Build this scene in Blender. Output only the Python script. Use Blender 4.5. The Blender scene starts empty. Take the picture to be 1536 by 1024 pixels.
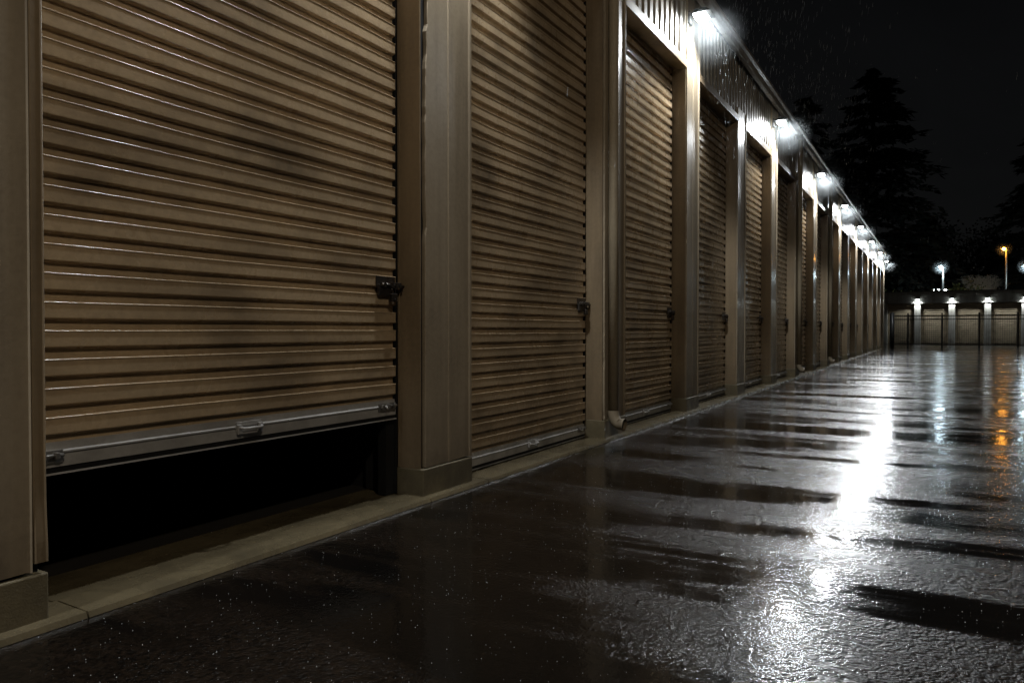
import bpy, bmesh, math, random
from mathutils import Vector, Matrix, noise
R = math.radians
random.seed(7)
S = bpy.context.scene
C = S.collection

# ------------------------------------------------------------------ camera
F = 1118.0
TH = math.atan(640.0 / F)
CH = 1.17
cam = bpy.data.objects.new('camera', bpy.data.cameras.new('camera'))
C.objects.link(cam)
cam.location = (0, 0, CH)
cam.rotation_euler = (R(90) - math.atan(17 / F), 0, TH)
cam.data.sensor_width = 36
cam.data.lens = 36 * F / 1536
cam.data.clip_end = 2000
cam.data.clip_start = 0.05
S.camera = cam
SN, CS = math.sin(TH), math.cos(TH)

def at(px, py, fwd):
    """metres: a point seen at photo pixel (px,py), fwd metres ahead"""
    u = (px - 768) / F
    v = (495 - py) / F
    return Vector((fwd * (u * CS - SN), fwd * (u * SN + CS), CH + fwd * v))

# ------------------------------------------------------------------ tagging
def tag(o, label=None, cat=None, group=None, kind=None):
    if label: o['label'] = label
    if cat: o['category'] = cat
    if group: o['group'] = group
    if kind: o['kind'] = kind
    return o

def thing(name, label, cat, loc=(0, 0, 0), rz=0, group=None):
    o = bpy.data.objects.new(name, None)
    o.empty_display_size = .2
    C.objects.link(o)
    o.location = loc
    o.rotation_euler = (0, 0, rz)
    return tag(o, label, cat, group)

def copy_tree(o, parent=None):
    c = o.copy(); C.objects.link(c); c.parent = parent
    for ch in [x for x in bpy.data.objects if x.parent == o]:
        copy_tree(ch, c)
    return c

# ------------------------------------------------------------------ mesh builder
class MB:
    def __init__(s): s.v = []; s.f = []; s.sm = []
    def face(s, idx, smooth=False): s.f.append(tuple(idx)); s.sm.append(smooth)
    def box(s, x0, x1, y0, y1, z0, z1, m=None):
        n = len(s.v)
        for x in (x0, x1):
            for y in (y0, y1):
                for z in (z0, z1):
                    p = Vector((x, y, z)); s.v.append(m @ p if m else p)
        for q in ((0, 1, 3, 2), (4, 6, 7, 5), (0, 4, 5, 1), (2, 3, 7, 6), (0, 2, 6, 4), (1, 5, 7, 3)):
            s.face([n + i for i in q])
        return s
    def bbox(s, x0, x1, y0, y1, z0, z1, b=.004, m=None):
        """box with chamfered edges"""
        bm = bmesh.new()
        bmesh.ops.create_cube(bm, size=1)
        for v in bm.verts:
            v.co = Vector(((x0 + x1) / 2 + v.co.x * (x1 - x0), (y0 + y1) / 2 + v.co.y * (y1 - y0), (z0 + z1) / 2 + v.co.z * (z1 - z0)))
        bmesh.ops.bevel(bm, geom=bm.edges[:], offset=b, segments=2, affect='EDGES', profile=.5)
        n = len(s.v)
        bm.verts.ensure_lookup_table()
        for v in bm.verts: s.v.append(m @ v.co if m else v.co.copy())
        for f in bm.faces: s.face([n + v.index for v in f.verts])
        bm.free()
        return s
    def tube(s, pts, r, seg=10, cap=True, smooth=True):
        pts = [Vector(p) for p in pts]
        rs = r if isinstance(r, (list, tuple)) else [r] * len(pts)
        rings = []
        up = None
        for i, p in enumerate(pts):
            d = (pts[min(i + 1, len(pts) - 1)] - pts[max(i - 1, 0)]).normalized()
            if up is None:
                up = Vector((0, 0, 1)) if abs(d.z) < .9 else Vector((1, 0, 0))
            a = d.cross(up).normalized(); b = a.cross(d).normalized(); up = b
            n = len(s.v); rings.append(n)
            for k in range(seg):
                t = 2 * math.pi * k / seg
                s.v.append(p + (a * math.cos(t) + b * math.sin(t)) * rs[i])
        for i in range(len(rings) - 1):
            for k in range(seg):
                k2 = (k + 1) % seg
                s.face((rings[i] + k, rings[i] + k2, rings[i + 1] + k2, rings[i + 1] + k), smooth)
        if cap:
            s.face([rings[0] + k for k in reversed(range(seg))]); s.face([rings[-1] + k for k in range(seg)])
        return s
    def sweep_y(s, prof, ys, closed=False, jit=None, smooth=False, sf=None):
        """prof: list of (x,z) swept along y"""
        n0 = len(s.v); m = len(prof)
        for j, y in enumerate(ys):
            for i, (x, z) in enumerate(prof):
                dx, dy, dz = jit(i, j, x, y, z) if jit else (0, 0, 0)
                s.v.append(Vector((x + dx, y + dy, z + dz)))
        for j in range(len(ys) - 1):
            for i in range(m if closed else m - 1):
                i2 = (i + 1) % m
                s.face((n0 + j * m + i, n0 + (j + 1) * m + i, n0 + (j + 1) * m + i2, n0 + j * m + i2), sf(i) if sf else smooth)
        if closed:
            s.face([n0 + i for i in range(m)]); s.face([n0 + (len(ys) - 1) * m + i for i in reversed(range(m))])
        return s
    def sweep_z(s, prof, zs, jit=None, smooth=False):
        n0 = len(s.v); m = len(prof)
        for j, z in enumerate(zs):
            for i, (x, y) in enumerate(prof):
                dx, dy, dz = jit(i, j, x, y, z) if jit else (0, 0, 0)
                s.v.append(Vector((x + dx, y + dy, z + dz)))
        for j in range(len(zs) - 1):
            for i in range(m - 1):
                s.face((n0 + j * m + i, n0 + j * m + i + 1, n0 + (j + 1) * m + i + 1, n0 + (j + 1) * m + i), smooth)
        return s
    def build(s, name, mat, parent=None, label=None):
        me = bpy.data.meshes.new(name)
        me.from_pydata([tuple(v) for v in s.v], [], s.f)
        me.polygons.foreach_set('use_smooth', s.sm)
        me.materials.append(mat)
        me.update()
        o = bpy.data.objects.new(name, me)
        C.objects.link(o)
        if parent: o.parent = parent
        if label: o['label'] = label
        return o

# ------------------------------------------------------------------ materials
def nt(name):
    m = bpy.data.materials.new(name); m.use_nodes = True
    t = m.node_tree; t.nodes.clear()
    out = t.nodes.new('ShaderNodeOutputMaterial')
    b = t.nodes.new('ShaderNodeBsdfPrincipled')
    t.links.new(b.outputs[0], out.inputs[0])
    return m, t, b, out

def N(t, kind, **kw):
    n = t.nodes.new(kind)
    for k, v in kw.items():
        if k in n.inputs.keys(): n.inputs[k].default_value = v
        else: setattr(n, k, v)
    return n

def ramp(t, fac, stops):
    r = t.nodes.new('ShaderNodeValToRGB')
    e = r.color_ramp.elements
    while len(e) < len(stops): e.new(.5)
    for i, (p, c) in enumerate(stops):
        e[i].position = p
        e[i].color = (c, c, c, 1) if isinstance(c, (int, float)) else (*c, 1)
    t.links.new(fac, r.inputs[0])
    return r.outputs[0]

def coords(t, scale=(1, 1, 1), obj=False):
    tc = t.nodes.new('ShaderNodeNewGeometry') if not obj else t.nodes.new('ShaderNodeTexCoord')
    mp = t.nodes.new('ShaderNodeMapping'); mp.inputs['Scale'].default_value = scale
    t.links.new(tc.outputs['Position'] if not obj else tc.outputs['Object'], mp.inputs[0])
    return mp.outputs[0]

def math_(t, op, a, b=None, c=None):
    n = t.nodes.new('ShaderNodeMath'); n.operation = op
    for i, x in enumerate((a, b, c)):
        if x is None: continue
        if isinstance(x, (int, float)): n.inputs[i].default_value = x
        else: t.links.new(x, n.inputs[i])
    return n.outputs[0]

def mixc(t, fac, a, b, mode='MIX'):
    n = t.nodes.new('ShaderNodeMix'); n.data_type = 'RGBA'; n.blend_type = mode
    for i, x in ((0, fac), (6, a), (7, b)):
        if isinstance(x, (int, float)): n.inputs[i].default_value = x if i == 0 else (x, x, x, 1)
        elif isinstance(x, tuple): n.inputs[i].default_value = (*x, 1)
        else: t.links.new(x, n.inputs[i])
    return n.outputs[2]

def noise_(t, vec, scale, detail=4, rough=.55, dist=0):
    n = N(t, 'ShaderNodeTexNoise', Scale=scale, Detail=detail, Roughness=rough, Distortion=dist)
    t.links.new(vec, n.inputs['Vector'])
    return n.outputs['Fac']

def bump(t, b, h, strength=.3, dist=.01):
    n = N(t, 'ShaderNodeBump', Strength=strength, Distance=dist)
    t.links.new(h, n.inputs['Height'])
    t.links.new(n.outputs[0], b.inputs['Normal'])
    return n

def weathered(name, base, dark, rough=(.3, .55), metallic=0., streak=(6, 6, .6), stain=(.42, .7), bumps=(60, .12, .004),
              coat=0., speck=True, spec=.5, rust=None):
    m, t, b, out = nt(name)
    v = coords(t); vs = coords(t, streak)
    n1 = noise_(t, vs, 1.0, 6, .6)
    n2 = noise_(t, v, 3.0, 5, .65, .4)
    n3 = noise_(t, v, 34., 4, .6)
    mask = math_(t, 'MULTIPLY', ramp(t, n1, [(stain[0], 0.), (stain[1], 1.)]), ramp(t, n2, [(.33, .4), (.65, 1.)]))
    col = mixc(t, mask, base, dark)
    col = mixc(t, math_(t, 'MULTIPLY', ramp(t, n3, [(.4, 0.), (.75, .5)]), .6), col, dark)
    col = mixc(t, ramp(t, noise_(t, v, .9, 3), [(.35, 0.), (.65, .35)]), col, tuple(min(1, c * 1.25) for c in base))
    if rust:
        n4 = noise_(t, v, 9., 7, .7, .6)
        col = mixc(t, ramp(t, n4, [(rust, 0.), (rust + .07, .9)]), col, (.07, .03, .015))
    # ground-splash dirt near the bottom
    sep = t.nodes.new('ShaderNodeSeparateXYZ'); t.links.new(v, sep.inputs[0])
    low = math_(t, 'SUBTRACT', 1., math_(t, 'DIVIDE', sep.outputs[2], .7))
    low = math_(t, 'MULTIPLY', math_(t, 'MAXIMUM', low, 0.), ramp(t, n2, [(.3, .2), (.6, 1.)]))
    col = mixc(t, math_(t, 'MULTIPLY', low, .6), col, tuple(c * .5 for c in dark))
    oi = t.nodes.new('ShaderNodeObjectInfo')
    mr_ = N(t, 'ShaderNodeMapRange'); mr_.inputs['To Min'].default_value = .82; mr_.inputs['To Max'].default_value = 1.08
    t.links.new(oi.outputs['Random'], mr_.inputs['Value'])
    col = mixc(t, 1., col, mr_.outputs[0], 'MULTIPLY')
    t.links.new(col, b.inputs['Base Color'])
    b.inputs['Metallic'].default_value = metallic
    b.inputs['Specular IOR Level'].default_value = spec
    t.links.new(ramp(t, n2, [(.3, rough[0]), (.7, rough[1])]), b.inputs['Roughness'])
    b.inputs['Coat Weight'].default_value = coat
    b.inputs['Coat Roughness'].default_value = .12
    h = noise_(t, v, bumps[0], 4, .6)
    if speck:   # rain beads on the paint
        vo = N(t, 'ShaderNodeTexVoronoi', Scale=90.); t.links.new(v, vo.inputs['Vector'])
        bead = ramp(t, vo.outputs['Distance'], [(.0, 1.), (.22, 0.)])
        h = math_(t, 'ADD', h, math_(t, 'MULTIPLY', bead, .8))
    bump(t, b, h, bumps[1], bumps[2])
    return m

M = {}
M['door'] = weathered('door_paint', (.47, .35, .215), (.12, .09, .058), rough=(.2, .38), streak=(1.2, 1.2, 2.6), stain=(.40, .68), coat=.4, bumps=(45, .2, .003))
M['clad'] = weathered('cladding_paint', (.38, .31, .215), (.13, .098, .065), rough=(.3, .5), streak=(7, 7, .35), stain=(.38, .75), coat=.5, bumps=(50, .2, .003), rust=.72)
M['jamb'] = weathered('jamb_paint', (.26, .195, .12), (.10, .072, .043), rough=(.3, .5), streak=(6, 6, .5), coat=.15, bumps=(50, .2, .003))
M['rib'] = weathered('ribbed_sheet_paint', (.33, .29, .23), (.14, .12, .1), rough=(.25, .4), streak=(4, 4, .3), coat=.2, bumps=(40, .15, .003))
M['plinth'] = weathered('plinth_concrete', (.20, .165, .095), (.07, .058, .035), rough=(.35, .7), streak=(5, 5, 3), bumps=(110, .5, .006), speck=False)
M['sill'] = weathered('sill_concrete', (.21, .17, .10), (.07, .055, .03), rough=(.12, .4), streak=(2.5, 1.2, 2), bumps=(120, .4, .004), speck=False, coat=.3)
M['spout'] = weathered('downspout_paint', (.34, .28, .19), (.14, .11, .07), rough=(.5, .7), streak=(7, 7, .5))
M['bar'] = weathered('bottom_bar_aluminium', (.5, .49, .47), (.22, .21, .2), rough=(.25, .4), metallic=.1, streak=(3, 3, 8), bumps=(80, .15, .003))
M['galv'] = weathered('galvanised_steel', (.42, .4, .37), (.16, .15, .13), rough=(.3, .5), metallic=.8, bumps=(80, .15, .003), speck=False)
M['iron'] = weathered('dark_lock_steel', (.11, .1, .09), (.04, .03, .025), rough=(.25, .5), metallic=.8, bumps=(90, .3, .003), speck=False, rust=.58)
M['black'] = weathered('fence_black_paint', (.02, .02, .02), (.01, .01, .01), rough=(.3, .5), speck=False)
M['fascia'] = weathered('fascia_paint', (.4, .35, .28), (.18, .15, .12), rough=(.25, .4), coat=.2)
M['far_wall'] = weathered('far_block_paint', (.42, .40, .36), (.15, .13, .1), rough=(.4, .6), streak=(4, 4, .4), speck=False)
M['far_door'] = weathered('far_door_paint', (.40, .32, .22), (.2, .16, .11), rough=(.4, .6), streak=(2, 2, 3), speck=False)
M['pole'] = weathered('pole_galvanised', (.14, .14, .13), (.08, .08, .08), rough=(.4, .6), metallic=.5, speck=False)

def plain(name, col, rough=.6, metallic=0, em=None, es=0):
    m, t, b, out = nt(name)
    v = coords(t)
    c = mixc(t, ramp(t, noise_(t, v, 20, 3), [(.35, 0.), (.65, 1.)]), col, tuple(x * .7 for x in col))
    t.links.new(c, b.inputs['Base Color'])
    b.inputs['Roughness'].default_value = rough; b.inputs['Metallic'].default_value = metallic
    if em:
        b.inputs['Emission Color'].default_value = (*em, 1); b.inputs['Emission Strength'].default_value = es
    return m
M['rubber'] = plain('rubber_seal', (.006, .006, .006), .7)
M['void'] = plain('unlit_interior_block', (.003, .003, .003), .95)  # near-black colour stands for the dark inside unit, pilasters and pipe mouth
M['floor_in'] = plain('interior_floor_concrete', (.014, .011, .007), .8)  # concrete colour lowered to carry the shade inside the unit
M['roof'] = plain('roof_sheet', (.12, .12, .12), .5)
M['housing'] = plain('lamp_housing_bronze', (.03, .028, .025), .4, .3)
M['bark'] = plain('tree_bark', (.04, .03, .022), .9)
M['needle'] = plain('conifer_needles', (.012, .016, .011), .9)
M['leaf'] = plain('shrub_leaves', (.10, .11, .035), .6)
M['twig'] = plain('pale_twigs', (.6, .56, .46), .7)
M['lens'] = plain('lamp_lens_white', (.8, .8, .8), .3, 0, (.88, .97, 1.), 30)
M['lens_far'] = plain('lamp_lens_far', (.8, .8, .8), .3, 0, (.85, .97, 1.), 30)
M['lens_street'] = plain('street_lens_white', (.8, .8, .8), .3, 0, (.7, .92, 1.), 110)
M['lens_orange'] = plain('street_lens_sodium', (.8, .6, .3), .3, 0, (1., .40, .04), 130)
M['window'] = plain('lit_window_warm', (.5, .4, .2), .4, 0, (1., .62, .25), 1.6)

# wet asphalt
def asphalt():
    m, t, b, out = nt('wet_asphalt')
    v = coords(t)
    vr = t.nodes.new('ShaderNodeMapping'); vr.inputs['Rotation'].default_value = (0, 0, R(-29)); vr.inputs['Scale'].default_value = (.40, 2.1, 1)
    t.links.new(v, vr.inputs[0])
    big = noise_(t, vr.outputs[0], .72, 5, .58, .3)
    fine = noise_(t, v, 5., 5, .6)
    pm = math_(t, 'ADD', big, math_(t, 'ADD', math_(t, 'MULTIPLY', math_(t, 'SUBTRACT', fine, .5), .10), math_(t, 'MULTIPLY', math_(t, 'SUBTRACT', noise_(t, vr.outputs[0], 1.9, 3), .5), .16)))
    pud = ramp(t, pm, [(.455, 0.), (.555, 1.)])
    deep = ramp(t, pm, [(.56, 0.), (.63, 1.)])
    ag = N(t, 'ShaderNodeTexVoronoi', Scale=72.); t.links.new(v, ag.inputs['Vector'])
    agc = N(t, 'ShaderNodeTexVoronoi', Scale=30.); t.links.new(v, agc.inputs['Vector'])
    gr = noise_(t, v, 220., 3, .6)
    col = mixc(t, ramp(t, ag.outputs['Color'], [(.2, 0.), (.9, 1.)]), (.003, .0025, .002), (.017, .011, .007))
    col = mixc(t, pud, col, (.004, .0035, .003))
    col = mixc(t, ramp(t, noise_(t, v, .8, 4), [(.4, 0.), (.7, .5)]), col, (.010, .007, .005))
    t.links.new(col, b.inputs['Base Color'])
    rr = mixc(t, pud, mixc(t, fine, .20, .34), .12)
    rr = mixc(t, deep, rr, .05)
    t.links.new(rr, b.inputs['Roughness'])
    b.inputs['IOR'].default_value = 1.36
    b.inputs['Specular IOR Level'].default_value = .08
    hgt = math_(t, 'ADD', math_(t, 'MULTIPLY', ag.outputs['Distance'], -.7), math_(t, 'MULTIPLY', agc.outputs['Distance'], -.8))
    hgt = math_(t, 'ADD', hgt, math_(t, 'MULTIPLY', gr, .25))
    hgt = math_(t, 'ADD', hgt, math_(t, 'MULTIPLY', noise_(t, v, 26., 3, .6, .5), 1.2))
    dry = math_(t, 'SUBTRACT', 1., math_(t, 'MULTIPLY', pud, .86))
    dry = math_(t, 'MULTIPLY', dry, math_(t, 'SUBTRACT', 1., math_(t, 'MULTIPLY', deep, .8)))
    b1 = N(t, 'ShaderNodeBump', Strength=1., Distance=.0055)
    t.links.new(math_(t, 'MULTIPLY', hgt, dry), b1.inputs['Height'])
    # rain-broken water film
    w = noise_(t, v, 26., 3, .6, .8)
    w2 = noise_(t, v, 6., 2, .5)
    b2 = N(t, 'ShaderNodeBump', Strength=1., Distance=.0013)
    t.links.new(math_(t, 'ADD', math_(t, 'MULTIPLY', w, .62), math_(t, 'MULTIPLY', w2, .45)), b2.inputs['Height'])
    t.links.new(b1.outputs[0], b.inputs['Normal'])
    b.inputs['Coat Weight'].default_value = .62; b.inputs['Coat IOR'].default_value = 1.33
    t.links.new(mixc(t, pud, mixc(t, fine, .08, .17), .02), b.inputs['Coat Roughness'])
    b3 = N(t, 'ShaderNodeBump', Strength=1., Distance=.0022)
    t.links.new(math_(t, 'MULTIPLY', hgt, math_(t, 'MULTIPLY', dry, .4)), b3.inputs['Height'])
    t.links.new(b2.outputs[0], b3.inputs['Normal'])
    t.links.new(b3.outputs[0], b.inputs['Coat Normal'])
    return m
M['asphalt'] = asphalt()

# ------------------------------------------------------------------ ground
g = MB()
g.v += [Vector(p) for p in ((-300, -60, 0), (300, -60, 0), (300, 600, 0), (-300, 600, 0))]
g.face((0, 1, 2, 3))
tag(g.build('wet_asphalt_yard', M['asphalt']), kind='structure')

# ------------------------------------------------------------------ main building
XF = -3.08     # front of the pilasters
XR = -3.27     # back of the reveals
XD = -3.29     # mean door plane
ZH = 4.83      # soffit of the openings
ZT = 6.0
HB = .21       # plinth height
KB = .025      # sill height
edges = {0: (1.06, 1.64), 1: (4.14, 4.745), 2: (7.34, 7.94), 3: (10.30, 10.90)}
for k in range(4, 18): edges[k] = (10.30 + 3.05 * (k - 3), 10.90 + 3.05 * (k - 3))
for k in (-1, -2, -3, -4): edges[k] = (1.06 + 3.1 * k, 1.66 + 3.1 * k)
K0, K1 = -4, 17
Y0, Y1 = edges[K0][0], edges[K1][1]

bld = thing('storage_building', 'long tan storage building with a row of tall roll-up doors and wall lamps', 'building', (XF, 1.06, 0))
OFF = Vector((XF, 1.06, 0))
def bpart(mb, name, mat, parent=bld, label=None):
    if parent is bld:
        for i in range(len(mb.v)): mb.v[i] = mb.v[i] - OFF
    return mb.build(name, mat, parent, label)

# sill slab in sections with joints
sl = MB()
yy = Y0
cuts = sorted([edges[k][0] - .02 for k in edges] + [edges[k][1] + .12 for k in edges])
cuts = [Y0 - .1] + [c for c in cuts if c > Y0] 
for a, b_ in zip(cuts, cuts[1:] + [Y1 + .2]):
    if b_ - a < .05: continue
    ny = max(2, int((b_ - a) / .12))
    ys = [a + .004 + (b_ - a - .008) * i / ny for i in range(ny + 1)]
    def jit(i, j, x, y, z):
        if i in (1, 2): return (noise.noise(Vector((y * 6, 1.3, i))) * .008, 0, noise.noise(Vector((y * 5, 7.3, i))) * .004)
        return (0, 0, 0)
    sl.sweep_y([(-3.6, .002), (-2.99, .002), (-3.0, KB), (-3.22, KB + .006), (-3.232, KB - .006), (-3.6, KB - .008)][::-1], ys, closed=True, jit=jit)
bpart(sl, 'door_sill', M['sill'], label='long low concrete sill strip along the foot of the doors')

# shell
sh = MB()
sh.box(-12.2, -12., Y0, Y1, 0, 5.2)
sh.box(-12., XR - .12, Y0, Y0 + .15, 0, 5.6)
sh.box(-12., XR - .12, Y1 - .15, Y1 - .001, 0, 5.6)
bpart(sh, 'wall', M['rib'], label='plain rear and end walls')
rf = MB()
rf.sweep_y([(-12.5, 5.2), (-3.06, 6.02), (-3.06, 6.07), (-12.5, 5.26)], [Y0 - .1, Y1 + .1], closed=True)
bpart(rf, 'roof', M['roof'])
fa = MB()
fprof = [(-3.055, 5.90), (-3.0, 5.90), (-2.985, 5.915), (-2.985, 6.03), (-2.94, 6.05), (-2.94, 6.10), (-2.955, 6.10), (-3.055, 6.075)]
yy = Y0 - .1
while yy < Y1:
    e = min(yy + 6.1, Y1 + .15)
    fa.sweep_y(fprof, [yy + .003, e - .003], closed=True); yy = e
bpart(fa, 'eave_gutter', M['fascia'])
# ribbed sheet above the doors
rb = MB()
prof = []; y = Y0
while y < Y1:
    prof += [(-3.125, y), (-3.125, y + .05), (-3.10, y + .075), (-3.10, y + .175), (-3.125, y + .20)]
    y += .205
rb.sweep_z(prof, [ZH + .1, 5.95])
bpart(rb, 'ribbed_wall_sheet', M['rib'], label='vertically ribbed sheet above the doors')
# headers
for k in range(K0, K1):
    hb = MB()
    a, b_ = edges[k][1] + .002, edges[k + 1][0] - .002
    hb.bbox(-3.33, -3.078, a, b_, ZH, ZH + .115, .006)
    bpart(hb, 'door_header', M['jamb'])

def pilaster(k):
    a, b_ = edges[k]
    lamp = (k % 2 == 1)
    top = 5.93 if lamp else ZH + .25
    near = -1 < k < 5
    e = bpy.data.objects.new('pilaster', None); C.objects.link(e); e.parent = bld
    e.location = Vector((XF, a, 0)) - OFF
    o = Vector((XF, a, 0))
    def bp(mb, name, mat, label=None):
        for i in range(len(mb.v)): mb.v[i] = mb.v[i] - o
        return mb.build(name, mat, e, label)
    core = MB(); core.box(-3.6, -3.112, a + .012, b_ - .012, KB, top - .01)
    bp(core, 'core', M['void'])  # near-black box puts the shade into the gap beside the cladding
    j = MB()
    zs = [HB] + [HB + (top - HB) * i / 40 for i in range(1, 41)] if near else [HB, top]
    def jj(i, jx, x, y, z):
        return (noise.noise(Vector((z * 2.2, k * 3.1, 0))) * .003 if i == 1 else 0, 0, 0)
    j.sweep_z([(XR - .01, a), (-3.10, a), (-3.10, a + .012)][::1], zs, jit=jj if near else None)
    j.box(XR - .02, XR - .005, a - .004, a + .012, HB + .001, top - .002)
    bp(j, 'jamb_trim', M['jamb'], 'browner inner side of the pilaster')
    # front cladding: flat, with a shallow centre fold and an outer flange
    right = b_ - .053 if k == 0 else b_
    w = right - a
    m_ = a + w * .52
    gap = .036 if k == 1 else .02
    if k == 0: m_ = a + .2
    fl_ = 0 if k == 0 else 1
    prof = [(-3.11, a + gap), (-3.084, a + gap), (-3.08, a + gap + .004), (-3.080, m_ - .012), (-3.087, m_), (-3.079, m_ + .006),
            (-3.079, right - .028), (-3.079 + .011 * fl_, right - .024), (-3.079 + .013 * fl_, right - .004), (-3.07, right), (-3.27, right)]
    if near:
        nz = 110
        zs = [HB + .006 + (top - HB - .006) * i / nz for i in range(nz + 1)]
        def jf(i, jx, x, y, z):
            dz = 0
            if jx == 0: dz = abs(noise.noise(Vector((y * 22, k, 3)))) * .018
            if i < 3:
                n1 = noise.noise(Vector((z * 5.5, k * 2.7, 1.))) + .5 * noise.noise(Vector((z * 19, k * 2.7, 5.)))
                g = .016 * max(0, n1) + (.04 * min(1, max(0, z - 2.75) * 3) if k == 1 else 0) * max(0, .7 + n1 * .7)
                return (0, g, dz)
            return (noise.noise(Vector((y * 3, z * 1.3, k))) * .0022, 0, dz)
        c = MB(); c.sweep_z(prof, zs, jit=jf)
    else:
        c = MB(); c.sweep_z(prof, [HB + .004, top])
    c.box(-3.30, -3.082, a + .03, right - .01, top - .012, top - .002)
    bp(c, 'cladding', M['clad'])
    if k == 0:
        ct = MB()
        zs = [.255 + (top - .255) * i / 60 for i in range(61)]
        def jt(i, jx, x, y, z):
            bend = max(0, (.52 - z)) * .05 * (1 + math.sin(z * 38) * .5)
            return (bend + noise.noise(Vector((z * 3, 9, 2))) * .002, 0, 0)
        ct.sweep_z([(-3.11, b_ - .045), (-3.078, b_ - .045), (-3.074, b_ - .041), (-3.074, b_ - .006), (-3.071, b_ - .001), (-3.074, b_ + .003), (-3.2, b_ + .003)], zs, jit=jt)
        bp(ct, 'corner_trim', M['jamb'], 'bent corner trim strip, kinked near the bottom')
    p = MB()
    p.bbox(-3.30, -3.066, a - .006, b_ + .006, KB - .01, HB, .007)
    bp(p, 'plinth', M['plinth'])
    if near:
        for i in range(14):   # screw heads down the flange
            z = HB + .2 + i * .41
            if z < top - .05 and k != 0:
                pass
    return e
for k in range(K0, K1 + 1): pilaster(k)

# roller doors -------------------------------------------------------------
PITCH = .1235
def door_prof(z0, z1):
    """(x,z) list from bottom up; raised bands with a thin lip on top"""
    pr = []; z = z0
    bx, fx = XD - .012, XD + .014
    while z < z1:
        pr += [(bx, z), (bx, z + .034), (bx + .001, z + .0385),
               (fx - .004, z + .0455), (fx - .0005, z + .0475), (fx, z + .051),
               (fx, z + .1085)] + [(fx - .001 + .0042 * math.cos(q), z + .1145 + .0042 * math.sin(q)) for q in (-.9, -.35, .2, .75, 1.3)] + [(bx + .004, z + .1225)]
        z += PITCH
    return pr

def handle_mesh():
    m = MB()
    m.bbox(0, .006, -.085, .085, -.018, .035, .002)
    m.tube([(.005, -.07, .006), (.03, -.07, .003), (.042, -.055, 0), (.042, .055, 0), (.03, .07, .003), (.005, .07, .006)], .0075, 8)
    m.bbox(.005, .02, -.085, -.055, -.03, .022, .003)
    m.bbox(.005, .02, .055, .085, -.03, .022, .003)
    return m
def bolt_mesh():
    m = MB()
    m.bbox(0, .005, -.09, .09, -.028, .028, .002)
    m.tube([(.017, -.075, .006), (.017, .085, .006)], .008, 8)
    for y in (-.06, .0, .055):
        m.bbox(.004, .03, y - .01, y + .01, -.008, .02, .003)
    m.tube([(.017, -.03, .006), (.04, -.03, -.012)], .005, 6)
    return m
def lock_mesh():
    m = MB()
    m.bbox(.0, .006, -.115, .085, .01, .085, .002)
    m.bbox(.0, .022, -.105, .05, -.05, .028, .004)
    m.tube([(.03, -.09, .026), (.03, .145, .022)], .011, 10)
    for y in (-.06, .01, .06, .095):
        m.bbox(.004, .046, y - .011, y + .011, .006, .046, .004)
    m.tube([(.03, .1, .022), (.034, .125, .01), (.034, .125, -.015)], .006, 6)
    return m
def padlock_mesh():
    m = MB()
    m.bbox(.022, .05, .0, .062, -.088, -.03, .007)
    m.tube([(.036, .012, -.035), (.036, .012, -.005), (.036, .02, .008), (.036, .031, .013), (.036, .042, .008), (.036, .05, -.005), (.036, .05, -.035)], .005, 8)
    m.tube([(.051, .031, -.07), (.053, .031, -.07)], .009, 10)
    return m
P_handle = handle_mesh(); P_bolt = bolt_mesh(); P_lock = lock_mesh(); P_pad = padlock_mesh()
protos = {}
def detail(key, mb, name, mat, parent, loc, label=None):
    if key not in protos:
        o = mb.build(name, mat, parent); protos[key] = o
    else:
        o = protos[key].copy(); C.objects.link(o); o.parent = parent
    o.location = loc
    if label: o['label'] = label
    return o

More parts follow.
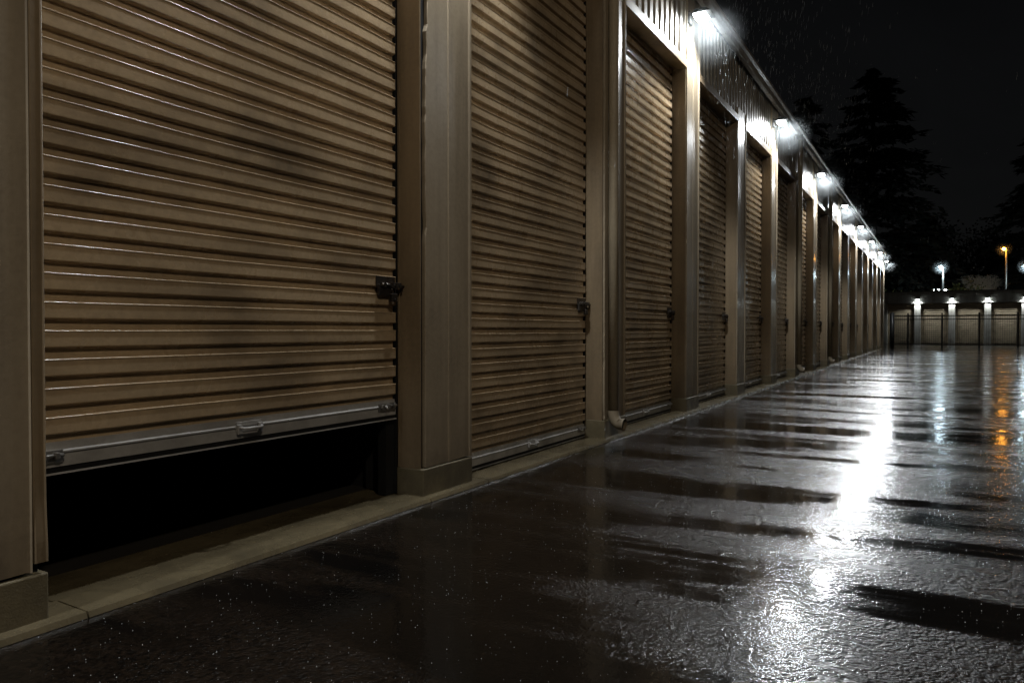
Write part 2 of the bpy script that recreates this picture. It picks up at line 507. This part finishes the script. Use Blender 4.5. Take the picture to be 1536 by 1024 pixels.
labels = {0: 'roll-up door pulled part way up over a dark opening', 1: 'closed roll-up door nearest the raised one'}
def door(k):
    a, b_ = edges[k][1], edges[k + 1][0]
    zb = .555 if k == 0 else .035
    dep = -1 < k < 9
    ya, yb = a - .05, b_ - .046
    ny = {0: 60, 1: 44, 2: 36, 3: 24}.get(k, 14 if dep else 2)
    ys = [ya + (yb - ya) * i / ny for i in range(ny + 1)]
    org = Vector((XD, a, 0))
    def jit(i, j, x, y, z):
        q = noise.noise(Vector((y * .9 + k * 7.7, z * .9, k * 1.3))) * .008 + noise.noise(Vector((y * 3.1, z * 2.3 + k * 9, 4.))) * .0022
        sag = noise.noise(Vector((y * 1.4, math.floor(z / PITCH) * .7 + k * 5, 8.))) * .0022
        return (q - org.x, -org.y, sag)
    d = MB()
    d.sweep_y(door_prof(zb + .125, ZH + .1), ys, jit=jit, sf=lambda i: (i % 13) in (7, 8, 9, 10))
    base = d.build('roller_door', M['door'], bld, labels.get(k, 'closed roll-up door'))
    base.location = org - OFF
    X = .0
    bar = MB()
    z = zb
    bar.sweep_y([(X - .02, z + .03), (X + .012, z + .03), (X + .012, z + .086), (X + .020, z + .09), (X + .020, z + .096), (X + .012, z + .099), (X + .004, z + .101), (X + .004, z + .135), (X - .02, z + .135)],
                [0 - .05 + .0, yb - a], closed=True)
    o = bar.build('bottom_bar', M['bar'], base)
    rbm = MB(); rbm.sweep_y([(X - .014, z + .004), (X + .004, z + .004), (X + .006, z + .029), (X - .014, z + .029)], [-.05, yb - a], closed=True)
    rbm.build('rubber_seal', M['rubber'], base)
    lip = MB(); lip.sweep_y([(X - .016, z - .004), (X + .011, z - .004), (X + .011, z + .0035), (X - .016, z + .0035)], [-.05, yb - a + .012], closed=True)
    lip.build('seal_lip', M['bar'], base)
    if dep or k > 0:
        W = yb - a
        lz = {0: 1.45, 1: 1.42, 2: 1.40}.get(k, 1.40)
        if k < 9:
            detail('h', P_handle, 'lift_handle', M['bar'], base, (X + .014, W * (.48 if k == 0 else .53), z + .085))
            detail('b', P_bolt, 'slide_bolt', M['galv'], base, (X + .016, W - .1, z + .09))
            detail('b', P_bolt, 'slide_bolt', M['galv'], base, (X + .016, .09, z + .075))
        detail('l', P_lock, 'latch', M['iron'], base, (.018, W - .10, lz))
        detail('p', P_pad, 'padlock', M['iron'], base, (.018, W - .10, lz))
    # dark guide channel behind the curtain edge
    t = MB(); t.box(XR - .12, XR - .05, b_ - .10, b_ + .02, KB, ZH)
    t.box(XR - .05, XR - .03, b_ - .012, b_ + .01, KB, ZH)
    bpart(t, 'guide_channel', M['rubber'])
    t = MB(); t.box(XR - .12, XR - .05, a - .02, a + .04, KB, ZH)
    bpart(t, 'guide_channel', M['rubber'])
for k in range(K0, K1): door(k)

# interior of the open unit
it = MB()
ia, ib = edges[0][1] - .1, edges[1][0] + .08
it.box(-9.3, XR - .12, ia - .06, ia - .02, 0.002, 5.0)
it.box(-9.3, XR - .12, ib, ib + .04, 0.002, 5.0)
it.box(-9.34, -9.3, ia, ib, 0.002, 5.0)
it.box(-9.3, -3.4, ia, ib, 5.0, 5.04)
bpart(it, 'interior_wall', M['void'], label='interior walls of the open unit, coloured black for the darkness inside')
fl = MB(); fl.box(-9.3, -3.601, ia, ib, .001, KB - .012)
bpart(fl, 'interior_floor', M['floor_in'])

# downspouts ------------------------------------------------------------
def downspout(k, label):
    a, b_ = edges[k]
    y = a + .13 if k == 2 else a + .3
    top = 5.93 if k % 2 else ZH + .25
    e = thing('downspout', label, 'downspout', (XF, y, 0), 0, 'downspouts on the long building')
    m = MB(); r = .056
    m.tube([(r, 0, top + (1.0 if k % 2 == 0 else 0)), (r, 0, .30)], r, 18)
    m.build('pipe', M['spout'], e)
    m = MB()
    pts = [(r, 0, .31)] + [(r + .075 * (1 - math.cos(t)), -.0 - .00 * t, .30 - .13 * math.sin(t)) for t in [R(q) for q in range(0, 86, 12)]] + [(r + .13, -.01, .165)]
    m.tube(pts, r + .004, 18, cap=False)
    m.tube([(r + .12, -.01, .166), (r + .132, -.0105, .165)], r + .009, 18, cap=False)
    m.build('outlet_elbow', M['spout'], e)
    m = MB(); m.tube([(r + .09, -.006, .171), (r + .10, -.006, .171)], r, 18)
    m.build('outlet_mouth', M['void'], e)
    for z in ():
        s = MB(); s.box(.0, .004, -.1, .1, z, z + .035); s.tube([(r, 0, z), (r, 0, z + .035)], r + .003, 18)
        s.build('strap', M['clad'], e)
    return e
downspout(2, 'round downspout with an elbow outlet on the second pilaster right of the raised door')
downspout(6, 'round downspout on a pilaster far down the row, nearer of the two distant ones')
downspout(8, 'round downspout on a pilaster far down the row, farthest one')

# wall lamps ------------------------------------------------------------
def lamp_light(name, parent, loc, power, col, r=.06, spot=None):
    l = bpy.data.lights.new(name, 'SPOT' if spot else 'POINT'); l.energy = power
    if spot: l.spot_size = R(spot); l.spot_blend = .35
    l.color = col; l.shadow_soft_size = r
    o = bpy.data.objects.new(name, l); C.objects.link(o); o.parent = parent; o.location = loc
    return o
proto_lamp = None
ZL = 5.53
ordn = {3: 'nearest and brightest wall lamp, at the top of a flat pilaster', 5: 'second visible wall lamp along the row', 7: 'third visible wall lamp along the row',
        9: 'fourth visible wall lamp along the row', 11: 'fifth visible wall lamp along the row', 13: 'sixth visible wall lamp along the row',
        15: 'seventh visible wall lamp, last but one at the far end', 17: 'last wall lamp at the far end of the row'}
for k in range(K0, K1 + 1):
    if k % 2 == 0: continue
    a, b_ = edges[k]
    loc = (XF, a + .10, ZL)
    lab = ordn.get(k, 'wall lamp above the frame, on the pilaster beside the raised door' if k == 1 else 'wall lamp behind the viewpoint')
    if proto_lamp is None:
        e = thing('wall_lamp', lab, 'wall lamp', loc, 0, 'wall lamps along the long building')
        m = MB(); m.bbox(.0, .03, -.07, .07, -.07, .1, .006); m.tube([(.02, 0, .06), (.12, 0, .075), (.17, 0, .06)], .022, 10)
        m.build('mounting_arm', M['housing'], e)
        m = MB()
        m.sweep_y([(.09, .055), (.13, .085), (.27, .075), (.33, .035), (.33, .022), (.09, .022)], [-.15, -.13, .13, .15], closed=True,
                  jit=lambda i, j, x, y, z: (0, 0, -.02 if (j in (0, 3) and z > .03) else 0))
        m.build('housing', M['housing'], e)
        m = MB()
        m.sweep_y([(.11, .020), (.12, -.02), (.15, -.035), (.25, -.03), (.30, -.012), (.315, .020)], [-.13, -.12, .12, .13], closed=True,
                  jit=lambda i, j, x, y, z: (0, 0, .012 if (j in (0, 3) and z < 0) else 0))
        for v_ in m.v: v_.x = .17 + (v_.x - .21) * .8
        m.build('lens', M['lens'], e)
        lamp_light('lamp_glow', e, (.31, 0, -.07), 480, (.93, .97, 1.), .12, 152).rotation_euler = (R(-20), 0, 0)
        proto_lamp = e
    else:
        e = copy_tree(proto_lamp)
        e.location = loc; e['label'] = lab

# ------------------------------------------------------------------ far block
FY = 73.0
fb = thing('storage_block', 'low pale storage block across the far end of the yard', 'building', (-5, FY, 0))
fo = Vector((-5, FY, 0))
def fpart(mb, name, mat, label=None, parent=fb):
    for i in range(len(mb.v)): mb.v[i] = mb.v[i] - fo
    return mb.build(name, mat, parent, label)
FX0, FX1 = -4.3, 30.
m = MB(); m.box(FX0 - .2, FX1, FY + .35, FY + 8, 0, 4.2); fpart(m, 'wall', M['far_wall'])
m = MB(); m.box(FX0 - .35, FX1 + .2, FY - .1, FY + 8.2, 3.50, 4.38); m.bbox(FX0 - .4, FX1 + .25, FY - .18, FY - .11, 4.2, 4.42, .01)
m.bbox(FX0 - .36, FX1 + .2, FY - .14, FY - .101, 3.46, 3.56, .01)
fpart(m, 'fascia', M['far_wall'])
m = MB(); m.box(FX0 - .4, FX1 + .25, FY - .15, FY + 8.3, 4.421, 4.5); fpart(m, 'roof', M['roof'])
px = [-4.15 + 2.55 * i for i in range(14)]
for i, x in enumerate(px):
    m = MB(); m.bbox(x - .24, x + .24, FY - .05, FY + .34, 0, 3.46, .015); fpart(m, 'pilaster', M['far_wall'])
    if i < len(px) - 1:
        d = MB()
        pr = []; z = .02
        while z < 3.4:
            pr += [(FY + .30, z), (FY + .30, z + .07), (FY + .27, z + .08), (FY + .27, z + .15)]; z += .16
        n0 = len(d.v)
        for xx in (x + .26, x + 2.55 - .26):
            for (yy_, zz) in pr: d.v.append(Vector((xx, yy_, zz)))
        L = len(pr)
        for q in range(L - 1): d.face((q, L + q, L + q + 1, q + 1))
        fpart(d, 'roller_door', M['far_door'])
pl = None
names = ['left', 'second', 'third', 'rightmost']
for i in (1, 2, 3, 4, 5, 6):
    x = px[i]
    lab = {1: 'leftmost small lit lamp on the low far block', 2: 'second small lit lamp from the left on the low far block', 3: 'third small lit lamp from the left on the low far block',
           4: 'small lit lamp on the low far block at the right edge of the picture'}.get(i, 'small lit lamp on the low far block, out of the picture to the right')
    if pl is None:
        e = thing('wall_lamp', lab, 'wall lamp', (x, FY - .1, 3.75), 0, 'wall lamps on the far block')
        q = MB(); q.bbox(-.12, .12, -.2, -.002, .06, .14, .01); q.build('housing', M['housing'], e)
        q = MB(); q.bbox(-.1, .1, -.17, -.04, -.0, .058, .01); q.build('lens', M['lens_far'], e)
        lamp_light('lamp_glow', e, (0, -.16, -.04), 260, (.88, .97, 1.), .08, 140)
        pl = e
    else:
        e = copy_tree(pl); e.location = (x, FY - .1, 3.75); e['label'] = lab

# ------------------------------------------------------------------ fence
FZ = 60.0
fe = thing('metal_fence', 'black metal picket fence in front of the low far block', 'fence', (-3.0, FZ, 0))
m = MB()
m.box(.0, 11.6, -.02, .02, 1.90, 1.96); m.box(.0, 11.6, -.02, .02, 2.14, 2.20); m.box(0, 11.6, -.02, .02, .12, .17)
m.build('rail', M['black'], fe)
m = MB(); x = .1
while x < 11.5:
    m.box(x - .006, x + .006, -.006, .006, .08, 2.26); x += .13
m.build('pickets', M['black'], fe, 'thin upright pickets')
for x in (0, 1.1, 3.2, 5.4, 7.6, 9.6, 11.55):
    m = MB(); m.box(x - .06, x + .06, -.06, .06, 0, 2.35); m.box(x - .05, x + .05, -.05, .05, 2.35, 2.38); m.build('post', M['black'], fe)
ga = thing('metal_gate', 'black metal yard gate at the right end of the far fence', 'gate', (8.9, FZ - .3, 0))
m = MB()
for z in (.15, 1.95, 2.2): m.box(.06, 3.2, -.02, .02, z, z + .05)
m.build('rail', M['black'], ga)
for x in (0, .55, 3.25):
    m = MB(); m.box(x - .05, x + .05, -.05, .05, 0, 2.4); m.build('post', M['black'], ga)
m = MB(); x = .15
while x < 3.2: m.box(x - .006, x + .006, -.006, .006, .1, 2.25); x += .13
m.build('pickets', M['black'], ga)
bo = thing('yard_post', 'thick dark post at the far corner of the long building', 'post', (-2.7, 56.2, 0))
m = MB(); m.tube([(0, 0, 0), (0, 0, 2.3)], .11, 12); m.tube([(0, 0, 2.3), (0, 0, 2.36)], [.11, .03], 12); m.build('shaft', M['black'], bo)

# ------------------------------------------------------------------ street lamps
STREET = []
def street(px_, py_, fwd, lens, col, power, label, arm=-.22):
    p = at(px_, py_, fwd)
    e = thing('street_lamp', label, 'street lamp', (p.x, p.y, 0), 0)
    m = MB(); m.tube([(0, 0, 0), (0, 0, p.z * .5), (0, 0, p.z - .1)], [.13, .11, .08], 10); m.bbox(-.22, .22, -.22, .22, 0, .12, .02); m.build('pole', M['pole'], e)
    m = MB(); m.tube([(0, 0, p.z - .15), (arm * .5, -.1, p.z + .02), (arm, -.2, p.z + .04)], .045, 8)
    m.bbox(arm - .32, arm + .22, -.36, -.06, p.z, p.z + .12, .03); m.build('lamp_head', M['housing'], e)
    m = MB(); m.tube([(arm, -.21, p.z - .002 - .26 * q) for q in (0, .15, .35, .6, .85, 1)], [.10, .14, .155, .14, .09, .02], 14); m.build('lens', lens, e)
    lamp_light('lamp_glow', e, (arm, -.3, p.z - .42), power, col, .1)
    STREET.append((p.x + arm, p.y - .2, p.z - .1))
street(1414, 399, 78, M['lens_street'], (.75, .92, 1.), 300, 'tall white street lamp beyond the far block')
street(1508, 372, 80, M['lens_orange'], (1, .42, .08), 40, 'tall street lamp with an orange light beyond the far block')
street(1541, 398, 78, M['lens_street'], (.75, .92, 1.), 300, 'white street lamp cut by the right edge of the picture')
# unlit twin-head floodlight pole
p = at(1467, 402, 100)
e = thing('floodlight_pole', 'thin pole with two small floodlight heads above the pale twigs', 'light pole', (p.x, p.y, 0))
m = MB(); m.tube([(0, 0, 0), (0, 0, p.z)], [.09, .05], 8); m.build('pole', M['pole'], e)
m = MB(); m.tube([(-.55, 0, p.z - .05), (.55, 0, p.z - .05)], .03, 8); m.build('cross_arm', M['pole'], e)
for s in (-.55, .55):
    m = MB(); m.bbox(s - .12, s + .12, -.15, .05, p.z - .02, p.z + .15, .02); m.build('floodlight', M['pole'], e)

# lit building behind
p = at(1520, 430, 125)
e = thing('lit_building', 'distant low building with warm lit windows behind the far block roof', 'building', (p.x, p.y, 0), TH)
m = MB(); m.box(-9, 14, 0, 8, 0, 9.3); m.build('wall', M['far_wall'], e)
m = MB(); m.box(-9.3, 14.3, -.3, 8.3, 9.301, 9.6); m.build('roof', M['roof'], e)
for i, (x, w) in enumerate(((-1.7, .8), (-.6, .9), (.6, 1.6), (2.6, 1.2))):
    f = MB(); f.box(x - .06, x + w + .06, -.03, -.002, 7.3, 9.05); fr = f.build('window', M['housing'], e)
    f = MB(); f.box(x, x + w, -.05, -.032, 7.4, 8.95); f.build('pane', M['window'], fr)
# strip of distant bright lights
p = at(1405, 436, 118)
e = thing('distant_canopy', 'low canopy with a row of white strip lights behind the far block', 'canopy', (p.x, p.y, 0), TH)
m = MB(); m.box(-1.9, 1.9, 0, 3, p.z, p.z + .3); m.build('roof', M['roof'], e)
for x in (-1.7, 1.7):
    for y in (.2, 2.8):
        m = MB(); m.tube([(x, y, 0), (x, y, p.z)], .06, 8); m.build('post', M['pole'], e)
for x, w in ((-1.0, .35), (-.1, .9), (1.3, .6)):
    m = MB(); m.bbox(x - w / 2, x + w / 2, -.1, -.003, p.z + .05, p.z + .2, .02); m.build('strip_light', M['lens_street'] if False else M['lens_far'], e)

# ------------------------------------------------------------------ trees
def conifer(name, x, y, h, rad, label, group, seed, n=30, base=.12, sub=26):
    sub = int(sub * 1.5); n = int(n * 1.2)
    rd = random.Random(seed)
    e = thing(name, label, 'tree', (x, y, 0), 0, group)
    m = MB(); m.tube([(0, 0, 0), (rd.uniform(-.2, .2), 0, h * .5), (0, 0, h)], [rad * .06 + .1, rad * .04 + .06, .03], 8); m.build('trunk', M['bark'], e)
    m = MB()
    for i in range(n):
        f = i / (n - 1)
        z = h * (base + (1 - base) * f * .985) + rd.uniform(-.4, .4) * (f < .93)
        L = rad * (1 - f) ** .62 * rd.uniform(.78, 1.12) + .5
        nb = 7 if f < .7 else 5
        for b_ in range(nb):
            an = rd.uniform(0, 2 * math.pi)
            l = L * rd.uniform(.55, 1.12)
            dx, dy = math.cos(an), math.sin(an)
            droop = rd.uniform(.12, .38)
            tip = Vector((dx * l, dy * l, z - l * droop * (.6) + l * .08))
            st = Vector((0, 0, z))
            m.tube([st, st.lerp(tip, .5) + Vector((0, 0, l * .06)), tip], [.06, .04, .015], 4, cap=False)
            for q in range(sub):
                t = rd.uniform(.15, 1.05)
                c = st.lerp(tip, t) + Vector((0, 0, l * .08 * math.sin(math.pi * min(t, 1))))
                sz = (.30 + .035 * rad) * rd.uniform(.6, 1.5)
                side = Vector((-dy, dx, 0)) * rd.uniform(-1, 1) * l * .22 * (1.2 - t * .6)
                c += side + Vector((0, 0, rd.uniform(-.25, .12) * (1 + l * .1)))
                dr = Vector((dx + rd.uniform(-.8, .8), dy + rd.uniform(-.8, .8), rd.uniform(-.75, .15))).normalized()
                w = dr.cross(Vector((rd.uniform(-1, 1), rd.uniform(-1, 1), 1))).normalized() * sz * .3
                n0 = len(m.v)
                m.v += [c - w, c + dr * sz + w * .3, c + w, c - dr * sz * .4]
                m.face((n0, n0 + 1, n0 + 2, n0 + 3))
    m.build('crown', M['needle'], e)
    return e
def broad(name, x, y, h, rad, label, group, seed, mat='needle', n=2600, leaf=.28, trunk=True):
    rd = random.Random(seed)
    e = thing(name, label, 'tree', (x, y, 0), 0, group)
    m = MB(); m.tube([(0, 0, 0), (0, 0, h * .45), (.1, .1, h * .8)], [.25, .18, .05], 8)
    cl = []
    for i in range(16):
        an = rd.uniform(0, 6.28); rr = rad * rd.uniform(.1, .75); zz = h * rd.uniform(.42, .88)
        c = Vector((math.cos(an) * rr, math.sin(an) * rr, zz)); cl.append((c, rad * rd.uniform(.28, .48)))
        m.tube([(0, 0, h * rd.uniform(.2, .5)), c * .6 + Vector((0, 0, h * .15)), c], [.1, .06, .02], 5, cap=False)
    m.build('trunk', M['bark'], e)
    m = MB()
    for i in range(n):
        c, r = cl[rd.randrange(len(cl))]
        d = Vector((rd.gauss(0, 1), rd.gauss(0, 1), rd.gauss(0, .8))).normalized() * r * rd.uniform(.5, 1.15)
        p = c + d
        a = Vector((rd.uniform(-1, 1), rd.uniform(-1, 1), rd.uniform(-1, 1))).normalized() * leaf
        b_ = a.cross(Vector((rd.uniform(-1, 1), rd.uniform(-1, 1), rd.uniform(-1, 1)))).normalized() * leaf * .6
        n0 = len(m.v); m.v += [p - a, p - b_, p + a, p + b_]; m.face((n0, n0 + 1, n0 + 2, n0 + 3))
    m.build('crown', M[mat], e)
    return e
def at_ground(px_, fwd):
    p = at(px_, 495, fwd); return p.x, p.y
G = 'dark trees behind the yard'
x, y = at_ground(1308, 95); conifer('pine_tree', x, y, 34.5, 11.5, 'tallest dark conifer rising behind the end of the long building', G, 3, 38, .08, 30)
x, y = at_ground(1205, 88); conifer('pine_tree', x, y, 28.5, 9.5, 'dark conifer half hidden behind the building roof, left of the tallest', G, 5, 30)
x, y = at_ground(1388, 126); conifer('pine_tree', x, y, 21, 8, 'shorter dark conifer on the right flank of the tallest', G, 8, 26)
x, y = at_ground(1562, 92); conifer('pine_tree', x, y, 28, 7.5, 'dark conifer at the right edge of the picture', G, 11, 34, .06, 30)
for i, (px_, fw, top, rd_) in enumerate(((1448, 132, 322, 8), (1482, 130, 352, 7), (1352, 92, 395, 4.5), (1510, 125, 335, 7))):
    x, y = at_ground(px_, fw)
    broad('broadleaf_tree', x, y, CH + fw * (495 - top) / F, rd_, ['dark rounded tree between the tallest conifer and the orange lamp', 'dark low tree left of the orange street lamp', 'low dark tree just right of the last wall lamp', 'dark rounded tree behind the orange street lamp'][i], G, 20 + i)
x, y = at_ground(1430, 86); broad('shrub', x, y, CH + 86 * 72 / F, 2.6, 'greenish bush showing above the far block roof', 'bushes behind the far block', 31, 'leaf', 1400, .16)
x, y = at_ground(1349, 84); broad('shrub', x, y, CH + 84 * 70 / F, 1.8, 'small dim bush at the left end of the far block roof', 'bushes behind the far block', 32, 'leaf', 900, .15)
# pale bare twigs
def twigs(px_, fw, top, w, label, seed):
    rd = random.Random(seed); x, y = at_ground(px_, fw); H = CH + fw * (495 - top) / F
    e = thing('bare_bush', label, 'bush', (x, y, 0), TH, 'pale bare bushes')
    m = MB()
    for i in range(150):
        x0 = rd.uniform(-w * .35, w * .35); x1 = x0 + rd.uniform(-w * .4, w * .5)
        h = H * rd.uniform(.82, 1.02); ym = rd.uniform(-.8, .8)
        m.tube([(x0 * .3, ym * .3, 0), (x0, ym, h * .55), (x0 + (x1 - x0) * .5, ym, h * .85), (x1, ym + rd.uniform(-.4, .4), h)], [.05, .035, .025, .012], 4, cap=False)
        for q in range(3):
            t = rd.uniform(.5, 1); bx = x0 + (x1 - x0) * t; bz = h * (.7 + .3 * t)
            m.tube([(bx, ym, bz), (bx + rd.uniform(-.9, .9), ym + rd.uniform(-.3, .3), bz + rd.uniform(.1, .8) * (1 if bz < H * .92 else .3))], [.02, .01], 3, cap=False)
    m.build('twigs', M['twig'], e)
twigs(1468, 90, 414, 3.8, 'pale bare twiggy bush catching the light above the far block roof', 41)
twigs(1496, 96, 417, 2.8, 'pale bare bush beside the orange street lamp pole', 42)

# added warm fill lamp, unseen behind the viewpoint, brightens the near doors
p = Vector((4.5, -2.2, 8.6))
e = thing('street_lamp', 'added warm fill lamp on a tall pole behind the viewpoint', 'street lamp', (p.x + .9, p.y, 0))
m = MB(); m.tube([(0, 0, 0), (0, 0, 5), (0, 0, 8.6)], [.13, .11, .08], 10); m.bbox(-.22, .22, -.22, .22, 0, .12, .02); m.build('pole', M['pole'], e)
m = MB(); m.tube([(0, 0, 8.5), (-.4, 0, 8.72), (-.8, 0, 8.74)], .045, 8); m.bbox(-1.25, -.6, -.17, .17, 8.7, 8.82, .03); m.build('lamp_head', M['housing'], e)
lamp_light('lamp_glow', e, (-.9, 0, 8.5), 860, (1., .85, .66), .18)

# ------------------------------------------------------------------ mist balls added for the halos round the lamps
def haze():
    m = bpy.data.materials.new('halo_mist'); m.use_nodes = True
    t = m.node_tree; t.nodes.clear()
    out = t.nodes.new('ShaderNodeOutputMaterial')
    vs = N(t, 'ShaderNodeVolumeScatter', Anisotropy=.3); vs.inputs['Color'].default_value = (.9, .97, 1, 1)
    tc = t.nodes.new('ShaderNodeTexCoord')
    ln = t.nodes.new('ShaderNodeVectorMath'); ln.operation = 'LENGTH'; t.links.new(tc.outputs['Object'], ln.inputs[0])
    d = ramp(t, ln.outputs['Value'], [(0, 1.), (.2, .6), (.5, .2), (1., 0.)])
    t.links.new(math_(t, 'MULTIPLY', d, HZ), vs.inputs['Density'])
    t.links.new(vs.outputs[0], out.inputs['Volume'])
    return m
HZ = .26
M['mist'] = haze()
bm = bmesh.new(); bmesh.ops.create_icosphere(bm, subdivisions=3, radius=1.0)
hm = bpy.data.meshes.new('mist'); bm.to_mesh(hm); bm.free(); hm.materials.append(M['mist'])
for k in range(3, K1 + 1, 2):
    o_ = bpy.data.objects.new('mist', hm); C.objects.link(o_)
    o_.location = (XF + .22, edges[k][0] + .17, ZL - .1); o_.scale = (.62,) * 3
    tag(o_, 'pale mist added for the glow around a wall lamp', 'mist', 'mist round the lamps', 'stuff')

for q in STREET:
    o_ = bpy.data.objects.new('mist', hm); C.objects.link(o_)
    o_.location = q; o_.scale = (.85,) * 3
    tag(o_, 'pale mist added for the glow around a street lamp', 'mist', 'mist round the street lamps', 'stuff')
# ------------------------------------------------------------------ rain
mr, t, b, out = nt('rain_drops')
b.inputs['Base Color'].default_value = (.8, .85, .9, 1); b.inputs['Roughness'].default_value = .2
v = coords(t); t.links.new(mixc(t, noise_(t, v, 5), (.7, .75, .8), (.9, .95, 1.)), b.inputs['Base Color'])
rn = MB(); rd = random.Random(99)
for i in range(3200):
    if i < 2900:
        k = rd.choice((3, 3, 3, 5, 5, 7, 9, 11)); 
        yl = edges[k][0] + .17
        x = XF + .25 + abs(rd.gauss(0, .8)); y = yl + rd.gauss(0, 1.0); z = ZL + rd.uniform(-2.2, .9)
    else:
        x = rd.uniform(-2.9, 4); y = rd.uniform(6, 30); z = rd.uniform(0, 8)
    L = rd.uniform(.04, .13); r = rd.uniform(.0003, .0007)
    p = Vector((x, y, z)); q = p + Vector((L * .10, 0, L))
    n0 = len(rn.v)
    mid = p.lerp(q, .35)
    rn.v += [p, mid + Vector((r, 0, 0)), mid + Vector((-r * .5, r * .87, 0)), mid + Vector((-r * .5, -r * .87, 0)), q]
    for tr in ((0, 2, 1), (0, 3, 2), (0, 1, 3), (4, 1, 2), (4, 2, 3), (4, 3, 1)): rn.face([n0 + s for s in tr])
for i in range(7000):   # splash droplets, pale specks that also stand in for glints on the film
    d_ = 1.6 + 15 * rd.random() ** 1.5; an = TH + rd.uniform(-.75, .68)
    x = -d_ * math.sin(an); y = d_ * math.cos(an)
    if x < -2.97: continue
    r = rd.uniform(.0005, .0018) * (1 + d_ * .05); z = rd.uniform(.0, .012) + r
    n0 = len(rn.v); p = Vector((x, y, z))
    rn.v += [p + Vector(q) * r for q in ((1, 0, 0), (-1, 0, 0), (0, 1, 0), (0, -1, 0), (0, 0, 1.3), (0, 0, -1))]
    for tr in ((0, 2, 4), (2, 1, 4), (1, 3, 4), (3, 0, 4), (2, 0, 5), (1, 2, 5), (3, 1, 5), (0, 3, 5)): rn.face([n0 + s_ for s_ in tr], True)
tag(rn.build('rain', mr), 'fine falling rain drops lit around the wall lamps and pale specks on the asphalt for splashes and glints', 'rain', kind='stuff')

# ------------------------------------------------------------------ night sky and moonlight
w = bpy.data.worlds.new('World'); S.world = w; w.use_nodes = True
t = w.node_tree; t.nodes.clear()
o = t.nodes.new('ShaderNodeOutputWorld'); bg = t.nodes.new('ShaderNodeBackground')
sky = t.nodes.new('ShaderNodeTexSky'); sky.sky_type = 'NISHITA'; sky.sun_disc = False
sky.sun_elevation = R(35); sky.sun_rotation = R(200)
hs = N(t, 'ShaderNodeHueSaturation', Saturation=.18); t.links.new(sky.outputs[0], hs.inputs['Color'])
bg.inputs[1].default_value = .00075
tc = t.nodes.new('ShaderNodeTexCoord')
cl = noise_(t, tc.outputs['Generated'], 2.2, 5, .6, .5)
t.links.new(mixc(t, 1., hs.outputs[0], ramp(t, cl, [(.3, .65), (.7, 1.2)]), 'MULTIPLY'), bg.inputs[0]); t.links.new(bg.outputs[0], o.inputs[0])
sl_ = bpy.data.lights.new('moon', 'SUN'); sl_.energy = .006; sl_.angle = R(.5); sl_.color = (1, .97, .92)
so = bpy.data.objects.new('moon', sl_); C.objects.link(so); so.rotation_euler = (R(55), 0, R(-20 + 180))

# ------------------------------------------------------------------ render
S.render.engine = 'CYCLES'
S.cycles.use_denoising = True
try: S.cycles.denoiser = 'OPENIMAGEDENOISE'
except Exception: pass
S.cycles.denoising_prefilter = 'ACCURATE'
S.cycles.sample_clamp_direct = 60
S.cycles.max_bounces = 6; S.cycles.diffuse_bounces = 3; S.cycles.glossy_bounces = 3
S.cycles.sample_clamp_indirect = 4
S.view_settings.view_transform = 'Standard'; S.view_settings.look = 'None'; S.view_settings.exposure = 0
